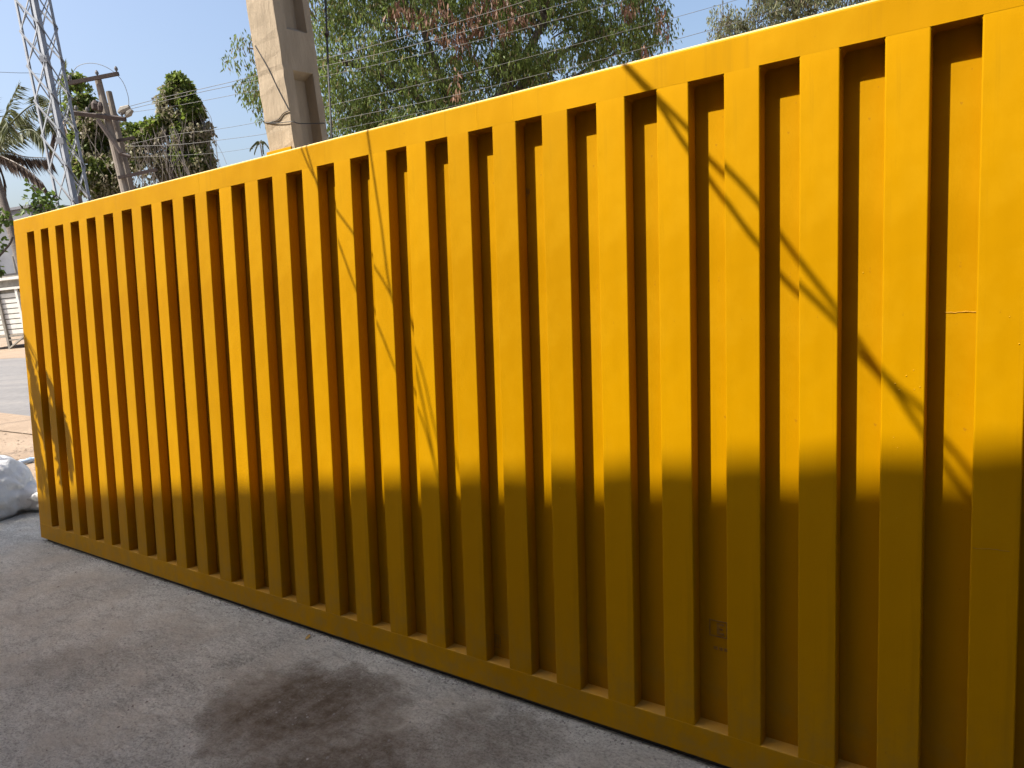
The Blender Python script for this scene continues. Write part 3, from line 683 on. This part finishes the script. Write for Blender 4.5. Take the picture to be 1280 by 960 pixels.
palm('coconut palm with drooping dry fronds at the left edge, its trunk leaning', pc, pb, [
    (fp((8, 140, 0), (22, 108, 0)), 'frond', .75, .5), (fp((-25, 130, .5), (-20, 100, .6)), 'frond', .8, .3),
    (fp((18, 150, -.5), (45, 130, -.8), (58, 150, -1)), 'frond', .8, .9), (fp((10, 140, .6), (28, 148, .6), (46, 165, .6)), 'frond', .8, 1.0),
    (fp((14, 172, -.8), (38, 162, -1.2), (54, 176, -1.4)), 'frond', .7, .8), (fp((10, 190, .3), (32, 196, .4), (60, 197, .5)), 'frond_dry', .75, 1.3),
    (fp((12, 200, -.3), (34, 212, -.6), (54, 229, -.7)), 'frond_dry', .7, 1.2), (fp((-40, 185, 0), (-70, 200, 0)), 'frond', .8, .9), (fp((-35, 160, -.5), (-70, 150, -.5)), 'frond', .8, .8),
    (fp((-2, 165, -2), (6, 150, -3), (10, 160, -4)), 'frond', .8, .8), (fp((-2, 205, .2), (4, 222, .3), (5, 240, .4)), 'frond_dry', .5, 1.2)], .17, 3)
pc2 = at(78, 150, dep=34.0); pb2 = np.array([pc2[0], pc2[1], G0])
def fq(*uv): return [at(u, v, dep=34 + dd) for u, v, dd in uv]
palm('second coconut palm, its fronds showing through the lattice tower', pc2, pb2, [
    (fq((75, 115, 0), (80, 85, 0)), 'frond', .8, .4), (fq((60, 125, .5), (48, 118, .6)), 'frond', .8, .7), (fq((95, 125, .5), (106, 118, .6)), 'frond', .8, .7),
    (fq((60, 150, 0), (46, 162, 0)), 'frond', .8, 1.0), (fq((98, 150, 0), (112, 165, 0)), 'frond', .8, 1.0), (fq((68, 165, -1), (62, 185, -1)), 'frond_dry', .7, 1.2), (fq((85, 168, -1), (88, 190, -1)), 'frond_dry', .7, 1.2)], .16, 4)
pc3 = at(325, 178, dep=60.0); pb3 = np.array([pc3[0], pc3[1], G0])
def fr(*uv): return [at(u, v, dep=60 + dd) for u, v, dd in uv]
palm('tiny far palm in the sky just left of the concrete pole', pc3, pb3, [(fr((321, 177, 0), (313, 185, 0)), 'frond', .3, 1.0), (fr((330, 177, 0), (336, 184, 0)), 'frond', .3, 1.0), (fr((322, 179, 0), (318, 190, 0)), 'frond', .3, 1.0), (fr((327, 176, 0), (329, 190, 0)), 'frond', .3, 1.0)], .06, 6)

# broad-leaved shrubs by the tower and at the left edge
def shrub(label, base, stems, clusters, leaf, seed, mat='leaf_broad'):
    t = thing('leafy_shrub', label, 'shrub', base); f = local(base); sbm = MB()
    for pts in stems: sbm.tube([f(p) for p in smooth_path(pts, 5)], .016, 5)
    sbm.build('stem', 'bark', t); r = np.random.default_rng(seed); C = []; D = []
    for (c, rad, n) in clusters:
        q = r.normal(size=(n, 3)); q /= np.linalg.norm(q, axis=1, keepdims=True)
        C.append(np.asarray(c) + q * rad * r.uniform(.2, 1, (n, 1))); d = q + r.normal(size=(n, 3)) * .5; d[:, 2] -= .2; D.append(d)
    C = np.concatenate(C); D = np.concatenate(D)
    raw_mesh('leaves', leaf_quads(C, D, leaf[0], leaf[1], r) - base, 4, mat, t)
    return t
SD = 9.5
s1 = at(60, 400, dep=SD); s1 = np.array([s1[0], s1[1], G0])
cl = [(at(u, v, dep=SD + random.uniform(-.1, .1)), rr_ * SD / FPX, n) for u, v, rr_, n in ((37, 230, 4, 5), (44, 236, 5, 9), (38, 250, 5, 12), (47, 247, 7, 22), (55, 243, 6, 18), (52, 256, 8, 30), (62, 252, 6, 18), (43, 262, 6, 18), (33, 263, 4, 7), (58, 265, 8, 26), (68, 244, 5, 9), (72, 258, 6, 10), (30, 262, 3, 4))]
shrub('dark leafy shrub top peeping over the left corner of the panel', s1, [[s1, at(55, 300, dep=SD), at(50, 250, dep=SD), at(40, 232, dep=SD)], [at(54, 280, dep=SD), at(62, 255, dep=SD), at(70, 243, dep=SD)], [at(53, 275, dep=SD), at(42, 260, dep=SD), at(32, 262, dep=SD)]], cl, (.085, .05), 41)
S2 = 11.0
s2 = at(14, 440, dep=S2); s2 = np.array([s2[0], s2[1], G0])
s2 = at(-40, 460, dep=S2); s2 = np.array([s2[0], s2[1], G0])
cl = [(at(u, v, dep=S2 + random.uniform(-.1, .1)), rr_ * S2 / FPX, n) for u, v, rr_, n in ((2, 265, 6, 16), (10, 276, 5, 10), (14, 272, 4, 6), (2, 282, 6, 14), (-4, 300, 8, 22), (0, 312, 4, 7), (-3, 335, 7, 18), (-14, 280, 12, 40), (-16, 320, 14, 50), (-30, 300, 16, 60), (-25, 350, 14, 50))]
shrub('bright leafy bush cut off by the left edge below the palm', s2, [[s2, at(-30, 380, dep=S2), at(-10, 320, dep=S2), at(4, 270, dep=S2)], [at(-15, 335, dep=S2), at(10, 308, dep=S2), at(16, 296, dep=S2)]], cl, (.10, .065), 43)

# ------------------------------------------------------------------ far building and the slatted body on the roadside
gA = at(-120, 300, dep=46.0); gB = at(46, 300, dep=42.0)
gx = np.array([gB[0] - gA[0], gB[1] - gA[1], 0]); gl = np.linalg.norm(gx); gx /= gl; gy = np.array([-gx[1], gx[0], 0])
if gy @ (gB - CAM) < 0: gy = -gy
gtop = at(30, 259, dep=42.5)[2]; gmid = at(15, 346, dep=42.0)[2]
gb = thing('grey_building', 'plain grey rendered building with dark eave beyond the road', 'building', (gA[0], gA[1], G0))
MB().box((0, 0, 0), (gl, 8, gtop - G0 - .15), (gx, gy, up)).build('wall', 'wall_grey', gb)
MB().box((-.1, -.1, gtop - G0 - .15), (gl + .1, 8.1, gtop - G0), (gx, gy, up)).build('parapet', 'wall_grey', gb)
ev = MB().box((-.2, -1.6, gmid - G0 - .12), (gl + .1, -.004, gmid - G0 + .16), (gx, gy, up)).build('eave', 'roof_dark', gb)
for k in range(3):
    x0 = gl - 1.2 - 2.4 * k
    fr_ = MB().box((x0 - 1.1, -.06, 3.2), (x0, -.003, 4.5), (gx, gy, up)).build('window', 'frame_steel', gb)
    MB().box((x0 - 1.02, -.075, 3.28), (x0 - .08, -.062, 4.42), (gx, gy, up)).build('pane', 'roof_dark', fr_)
# slatted body
B0 = at(12.5, 436, dep=28.7); B1 = at(27, 428, dep=30.2)
bx = np.array([0.92, 0.40, 0]); bx /= np.linalg.norm(bx); by = np.array([-bx[1], bx[0], 0])
if by @ (B0 - CAM) < 0: by = -by
sbd = thing('slatted_truck_body', 'dust-covered white slatted truck body standing on props beside the road', 'truck body', (B0[0], B0[1], G0))
pxm = 28.7 / FPX
hb = lambda v: (436 - v) * pxm * 0.98           # height above its foot, by photo row along the leaning post
Lb = 4.4; X0 = -2.2
for k, x in enumerate((X0, -1.1, 0.0, 0.9, 2.2)):
    MB().box((x - .05, -.03, hb(422) if k % 2 else 0), (x + .05, .05, hb(360)), (bx, by, up)).build('post', 'frame_steel' if k == 2 else 'white_steel', sbd)
for k in range(8):
    z0 = hb(418) + k * (hb(366) - hb(418)) / 8; z1 = hb(418) + (k + 1) * (hb(366) - hb(418)) / 8
    MB().box((X0, .055, z0 + .02), (X0 + Lb, .085, z1 - .02), (bx, by, up)).build('slat', 'white_steel', sbd)
MB().box((X0, .087, hb(418)), (X0 + Lb, 1.9, hb(345)), (bx, by, up)).build('inner_box', 'frame_steel', sbd)
for v, t_ in ((362, .09), (350, .10)): MB().box((X0, -.035 - t_ / 4, hb(v)), (X0 + Lb, .05, hb(v) + t_), (bx, by, up)).build('top_rail', 'white_steel', sbd)
MB().box((X0, .0, hb(421)), (X0 + Lb, .054, hb(418.5)), (bx, by, up)).build('sill', 'frame_steel', sbd)
for x in (-.0, 2.2):
    MB().bar(bx * x + up * .03, bx * (x + .95) + up * hb(419), .06).build('prop', 'frame_steel', sbd)
MB().box((.85, .1, .25), (1.35, .5, .7), (bx, by, up)).build('tool_box', 'roof_dark', sbd)
MB().bar(bx * 0.05 + up * .35, bx * 1.0 + up * .35, .05).build('prop', 'frame_steel', sbd)
MB().box((X0 + .2, 1.8, 0), (X0 + .35, 1.9, hb(418)), (bx, by, up)).build('post', 'frame_steel', sbd)
MB().box((X0 + Lb - .35, 1.8, 0), (X0 + Lb - .2, 1.9, hb(418)), (bx, by, up)).build('post', 'frame_steel', sbd)

# ------------------------------------------------------------------ sack and litter by the panel's left corner
def sack():
    base = at(-4, 648, z=G0); sk_ = thing('sack', 'full white woven sack with tied neck slumped on the ground left of the panel', 'sack', base)
    bm = bmesh.new(); bmesh.ops.create_icosphere(bm, subdivisions=5, radius=1.0)
    ax = RT * 1.0; ax[2] = 0; ax /= np.linalg.norm(ax); fy = np.array([-ax[1], ax[0], 0])
    neck = ax * 0.9 + fy * 0.05 + up * -0.35; neck /= np.linalg.norm(neck)
    for v in bm.verts:
        d = np.array(v.co); n3 = Vector(d)
        r = 1 + 0.10 * noise.noise(n3 * 1.6) + 0.05 * noise.noise(n3 * 4 + Vector((3, 0, 0))) + 0.02 * noise.noise(n3 * 11)
        c = float(d @ np.array([neck @ ax, neck @ fy, neck @ up]))
        if c > 0.80: r += 0.35 * (c - 0.80) / 0.20 - 0.16 * math.exp(-((c - 0.90) / 0.05) ** 2)
        fold = 0.035 * math.sin(math.atan2(d[1], d[2]) * 9 + 2 * noise.noise(n3 * 2)) * max(0, c) ** 2
        p = d * (r + fold)
        w = np.array([p[0] * 0.36, p[1] * 0.30, max(p[2] * 0.31, -0.27 + 0.015 * noise.noise(n3 * 5))])
        v.co = Vector(ax * w[0] + fy * w[1] + up * (w[2] + 0.265))
    me = bpy.data.meshes.new('bag'); bm.to_mesh(me); bm.free()
    me.polygons.foreach_set('use_smooth', [True] * len(me.polygons)); me.materials.append(M['sack'])
    o = bpy.data.objects.new('bag', me); COL.objects.link(o); o.parent = sk_
    # gathered mouth of the sack
    m = MB(); p0 = ax * .30 + up * .13
    rings = []
    for q in range(6):
        s = q / 5; c = p0 + ax * .22 * s + up * (.02 * s); rad = .05 + .075 * s ** .7
        rings.append([c + (fy * math.cos(a) + up * math.sin(a) * .9) * rad * (1 + .22 * math.sin(a * 5 + s * 2)) for a in np.linspace(0, 2 * math.pi, 17)[:-1]])
    vs = [p for r in rings for p in r]
    m.add(vs, [(a * 16 + i, a * 16 + (i + 1) % 16, (a + 1) * 16 + (i + 1) % 16, (a + 1) * 16 + i) for a in range(5) for i in range(16)])
    m.build('neck', 'sack', sk_, smooth=True)
    m = MB().tube([p0 + ax * .012 + (fy * math.cos(a) + up * math.sin(a) * .9) * .056 for a in np.linspace(0, 2 * math.pi, 14)], .006, 5)
    m.build('tie_string', 'cable', sk_)
    return sk_
sack()
def lathe(b, prof, ax, org, n=12):
    ax = np.asarray(ax, float); ax /= np.linalg.norm(ax); x = np.cross(ax, [0.1, 0.2, 1]); x /= np.linalg.norm(x); y = np.cross(ax, x)
    vs = [np.asarray(org) + ax * h + (x * math.cos(2 * math.pi * i / n) + y * math.sin(2 * math.pi * i / n)) * r for h, r in prof for i in range(n)]
    m = len(prof); return b.add(vs, [(k * n + i, k * n + (i + 1) % n, (k + 1) * n + (i + 1) % n, (k + 1) * n + i) for k in range(m - 1) for i in range(n)] + [tuple(range(n)), tuple((m - 1) * n + i for i in range(n))])
p = at(20, 583, z=G0); q = at(37, 579, z=G0); d = (q - p) / np.linalg.norm(q - p)
bo = thing('plastic_bottle', 'crushed pale blue plastic bottle lying on the sand behind the sack', 'bottle', p + up * 0.0)
lathe(MB(), [(.0, .012), (.03, .02), (.05, .033), (.10, .026), (.15, .034), (.19, .022), (.21, .030)], d, (0, 0, .034)).build('bottle_body', 'plastic', bo, smooth=True)
lathe(MB(), [(-.022, .016), (0, .016)], d, (0, 0, .034)).build('bottle_cap', 'cap', bo)
p = at(32, 637, z=0); q = at(41, 635, z=0); d = (q - p) / np.linalg.norm(q - p)
cu = thing('paper_cup', 'small white paper cup lying beside the tied neck of the sack', 'cup', p)
lathe(MB(), [(0, .022), (.055, .030)], d, (0, 0, .030)).build('cup_body', 'white_plastic', cu, smooth=True)
lathe(MB(), [(.056, .0322), (.060, .0322)], d, (0, 0, .030)).build('cup_rim', 'white_plastic', cu)
p = at(385, 798, z=0)
lf = MB(); n_ = 7
for k in range(n_):
    s = k / (n_ - 1); w = .018 * math.sin(math.pi * min(.97, max(.03, s))) ; c = np.array([.035 * (s - .5) * 2, 0, .004 + .012 * s * s])
    lf.v += [tuple(c + np.array([0, -w, .006])), tuple(c), tuple(c + np.array([0, w, .006]))]
lf.f = [(3 * k + a, 3 * k + a + 1, 3 * k + a + 4, 3 * k + a + 3) for k in range(n_ - 1) for a in (0, 1)]
o = lf.build('fallen_leaf', 'dry_leaf'); o.location = p; o.rotation_euler = (0, 0, 1.9); o.scale = (.6, .6, .6); tag(o, 'single curled yellow leaf lying on the concrete by the bottom rail', 'leaf')
# grit on the yard
pb_ = MB(); rr = random.Random(5)
for k in range(900):
    u, v = rr.uniform(-20, 900), rr.uniform(640, 975); g = at(u, v, z=0)
    if (g[1] > -0.015 and g[0] > -.02): continue
    s = rr.choice((.0015, .002, .003, .003, .005)) * rr.uniform(.7, 1.4) * (0.6 + .2 * depth_of(g))
    pts = [g + s * np.array([rr.uniform(.6, 1.2) * math.cos(t), rr.uniform(.6, 1.2) * math.sin(t), rr.uniform(0, .2)]) for t in (0, 1.6, 3.1, 4.7)] + [g + np.array([0, 0, s * rr.uniform(.5, 1)])]
    pb_.add(pts, [(0, 1, 4), (1, 2, 4), (2, 3, 4), (3, 0, 4)])
tag(pb_.build('grit', 'pebble'), kind='stuff')
cr = MB(); rr = random.Random(15)
for k in range(900):
    x = rr.uniform(0.0, 5.2); y = -abs(rr.gauss(0, .028)) + 0.012; s = rr.choice((.002, .003, .004, .006)) * rr.uniform(.7, 1.5)
    g = np.array([x, y, 0.0])
    pts = [g + s * np.array([rr.uniform(.6, 1.3) * math.cos(t), rr.uniform(.6, 1.3) * math.sin(t), 0]) for t in (0, 1.6, 3.1, 4.7)] + [g + np.array([0, 0, s * rr.uniform(.5, 1)])]
    cr.add(pts, [(0, 1, 4), (1, 2, 4), (2, 3, 4), (3, 0, 4)])
tag(cr.build('concrete_crumbs', 'pebble'), kind='stuff')
rr = random.Random(8); sg = MB()
for k in range(500):
    u, v = rr.uniform(-20, 60), rr.uniform(535, 640); g = at(u, v, z=G0)
    s = rr.choice((.006, .01, .015, .02)) * rr.uniform(.6, 1.3)
    pts = [g + s * np.array([rr.uniform(.6, 1.2) * math.cos(t), rr.uniform(.6, 1.2) * math.sin(t), 0]) for t in (0, 1.6, 3.1, 4.7)] + [g + np.array([0, 0, s * rr.uniform(.4, .8)])]
    sg.add(pts, [(0, 1, 4), (1, 2, 4), (2, 3, 4), (3, 0, 4)])
tag(sg.build('roadside_stones', 'dirt'), kind='stuff')

# ------------------------------------------------------------------ what stands behind the photographer and throws the shade
shade = [(60, 620), (80, 618), (200, 615), (400, 600), (640, 590), (900, 590), (1020, 580), (1130, 575), (1250, 572)]
ZC = 8.0
E = []
for u, v in shade:
    p = panel_at(u, v - 13 if u > 300 else v - 4); E.append(p - SUN * ((p[2] - ZC) / SUN[2]))
E = np.array(E); kx, k0 = np.polyfit(E[:, 0], E[:, 1], 1)
XL, XR = -4.4, 15.0
ex_ = np.array([1, kx, 0]); ex_ /= np.linalg.norm(ex_); ey_ = np.array([ex_[1], -ex_[0], 0])
org = np.array([XL, k0 + kx * XL, 0]); LW = (XR - XL)
shed = thing('workshop_building', 'two storey plastered workshop with overhanging sheet roof behind the camera', 'building', org)
MB().box((0.6, 0.5, 0.0), (LW - .3, 7, ZC - .25), (ex_, ey_, up)).build('wall', 'shed_wall', shed)
rb = MB(); n_ = int(LW / .19)
top = [(i * LW / n_, .018 * (i % 2)) for i in range(n_ + 1)]
vs = [ex_ * x + up * (ZC - .005 - .012 * 0 + h - .018) for x, h in top] + [ex_ * x + ey_ * 8 + up * (ZC + .9 + h) for x, h in top]
rb.add(vs, [(i, i + 1, n_ + 2 + i, n_ + 1 + i) for i in range(n_)]); rb.build('roof_sheet', 'shed_roof', shed)
MB().box((0, 0.02, ZC - .16), (LW, .07, ZC - .02), (ex_, ey_, up)).build('fascia', 'shed_roof', shed)
for k in range(4):
    x = 3 + k * 4
    w_ = MB().box((x - 1.4, .44, .02), (x + 1.4, .497, 2.9), (ex_, ey_, up)).build('shutter', 'shutter', shed)
    w_ = MB().box((x - .8, .44, 3.9), (x + .8, .497, 5.2), (ex_, ey_, up)).build('window', 'frame_steel', shed)
    MB().box((x - .72, .42, 3.98), (x + .72, .437, 5.12), (ex_, ey_, up)).build('pane', 'roof_dark', w_)
# cables strung from its eave, whose shadows cross the panel
def cable(pts, ts, r, label, extend=None):
    P = [panel_at(u, v) - SUN * t for (u, v), t in zip(pts, ts)]
    P = smooth_path(P, 6)
    if extend is not None: P = [np.asarray(e) for e in extend[0]] + P + [P[-1] + np.asarray(e) for e in extend[1]]
    o = MB().tube(P, r, 6).build('service_cable', 'cable'); return tag(o, label, 'cable', 'cables strung from the workshop eave')
ptop = np.array([px - .1, py + .1, POLH - .3])
cable([(781, 80), (823, 123), (857, 158), (905, 207), (947, 253), (997, 322), (1044, 384), (1103, 466), (1153, 512), (1213, 580)],
      [1.9, 2.0, 2.1, 2.2, 2.35, 2.5, 2.65, 2.85, 3.1, 3.4], .0084, 'thick black cable from the workshop eave, the straighter of a crossing pair', ([ptop], [(1.2, -2.6, 1.4)]))
cable([(779, 80), (822, 129), (857, 182), (906, 249), (947, 304), (997, 354), (1046, 403), (1103, 467), (1153, 539), (1210, 617)],
      [1.9, 2.0, 2.1, 2.2, 2.35, 2.5, 2.65, 2.85, 3.1, 3.4], .0084, 'thick black cable from the workshop eave, the slacker of a crossing pair', ([ptop + np.array([0, 0, -.2])], [(1.2, -2.6, 1.3)]))
cable([(376, 184), (391, 218), (420, 262), (446, 298), (466, 330), (490, 372), (524, 452), (545, 541), (575, 640)], [1.5, 1.6, 1.75, 1.85, 2.0, 2.15, 2.5, 2.8, 3.2], .0050, 'thin black cable whose shadow falls in a shallow curve right of the pole', ([ptop + np.array([-.05, 0, -.4])], [(.8, -2.2, 1.2)]))
cable([(382, 182), (397, 232), (424, 305), (447, 366), (470, 402), (496, 465), (526, 520), (548, 600)], [1.5, 1.65, 1.85, 2.0, 2.1, 2.3, 2.5, 2.9], .0050, 'thin black cable whose shadow drops steeply right of the pole', ([ptop + np.array([-.05, 0, -.6])], [(.8, -2.2, 1.2)]))
cable([(459, 163), (467, 218), (477, 285), (489, 369), (514, 440), (532, 520), (545, 590)], [1.5, 1.65, 1.9, 2.1, 2.4, 2.6, 2.9], .0058, 'thin black cable whose shadow starts farthest from the pole', ([ptop + np.array([0, .05, -.1])], [(.8, -2.2, 1.2)]))

# small roadside tree just left of the frame: its drooping leaf sprays shade the panel's left end
tb_ = np.array([-3.4, -1.9, G0])
ft = thing('tree', 'slender tree with hanging feathery leaves left of the panel, outside the photo', 'tree', tb_); f = local(tb_)
def lift(u, v, t): return panel_at(u, v) - SUN * t
spr = [([(29, 424), (34, 440), (40, 462), (46, 486)], 1.45), ([(38, 462), (44, 492), (50, 525), (56, 548)], 1.5), ([(50, 462), (56, 490), (62, 520), (66, 540)], 1.4),
       ([(58, 466), (64, 485), (68, 500), (72, 530)], 1.35), ([(42, 520), (46, 548), (52, 580), (58, 608)], 1.5), ([(48, 510), (54, 540), (60, 572), (62, 600)], 1.45), ([(36, 500), (42, 535), (46, 570), (50, 598)], 1.55),
       ([(64, 505), (69, 535), (73, 565), (77, 594)], 1.4), ([(72, 500), (80, 525), (85, 555), (89, 588)], 1.35), ([(66, 490), (74, 515), (82, 535), (86, 560)], 1.45), ([(40, 480), (52, 500), (64, 515), (76, 532)], 1.5), ([(38, 490), (50, 512), (60, 530), (70, 545)], 1.4)]
C = []; D = []; st = MB(); r = np.random.default_rng(3)
hub = lift(20, 400, 1.9)
for pts, t in spr:
    P = smooth_path([lift(u, v, t) for u, v in pts], 8)
    st.tube([f(hub)] + [f(p) for p in P], .004, 4)
    for k in range(len(P) - 1):
        tv = P[k + 1] - P[k]; tv /= np.linalg.norm(tv)
        for q in range(14):
            C.append(P[k] + tv * r.uniform(0, .04) + r.normal(size=3) * .012); D.append(tv * .9 + r.normal(size=3) * .30 + np.array([0, 0, -.3]))
P = []
for (u, v, t, rad, n) in ((-8, 605, 3.2, .45, 3200), (-34, 620, 3.0, .5, 2400), (16, 622, 3.1, .28, 1500), (-40, 560, 4.0, .5, 500), (30, 632, 3.0, .2, 260)):
    g = at(u, v, z=0.25) - SUN * t; q = r.normal(size=(n, 3)); q /= np.linalg.norm(q, axis=1, keepdims=True)
    C += list(g + q * rad * r.uniform(.1, 1, (n, 1)) * np.array([1, 1, .45])); D += list(r.normal(size=(n, 3)) * .5 + np.array([0, 0, -1]))
for (u, v, t, rad, n) in ((10, 567, 4.2, .35, 120),):
    g = at(u, v, z=G0) - SUN * t; q = r.normal(size=(n, 3)); C += list(g + q * rad * .5 * np.array([1, 1, .3])); D += list(r.normal(size=(n, 3)) * .5 + np.array([0, 0, -1]))
raw_mesh('crown', leaf_quads(np.array(C), np.array(D), .085, .026, r) - tb_, 4, 'leaf_shade', ft)
for e in ((0, 0),):
    top_ = (tb_ + hub) / 2; top_[2] = 3.0
    P_, R_ = branches([f(tb_), f(tb_ + np.array([.1, .1, 1.6])), f(top_), f(hub)], .07, .012); st.tube(P_, R_, 8)
    for (u, v, t) in ((-8, 600, 3.2), (-30, 620, 3.0), (18, 622, 3.1), (-40, 560, 4.0), (10, 567, 4.2)):
        g = at(u, v, z=0.25) - SUN * t; P_, R_ = branches([f(tb_ + np.array([.1, .1, 1.6])), f((tb_ + g) / 2 + np.array([0, 0, .9])), f(g)], .04, .008); st.tube(P_, R_, 6)
st.build('trunk', 'bark', ft)
if __name__ == '__main__':
    print('edge', kx, k0, 'PL', PL, 'pole', px, py)
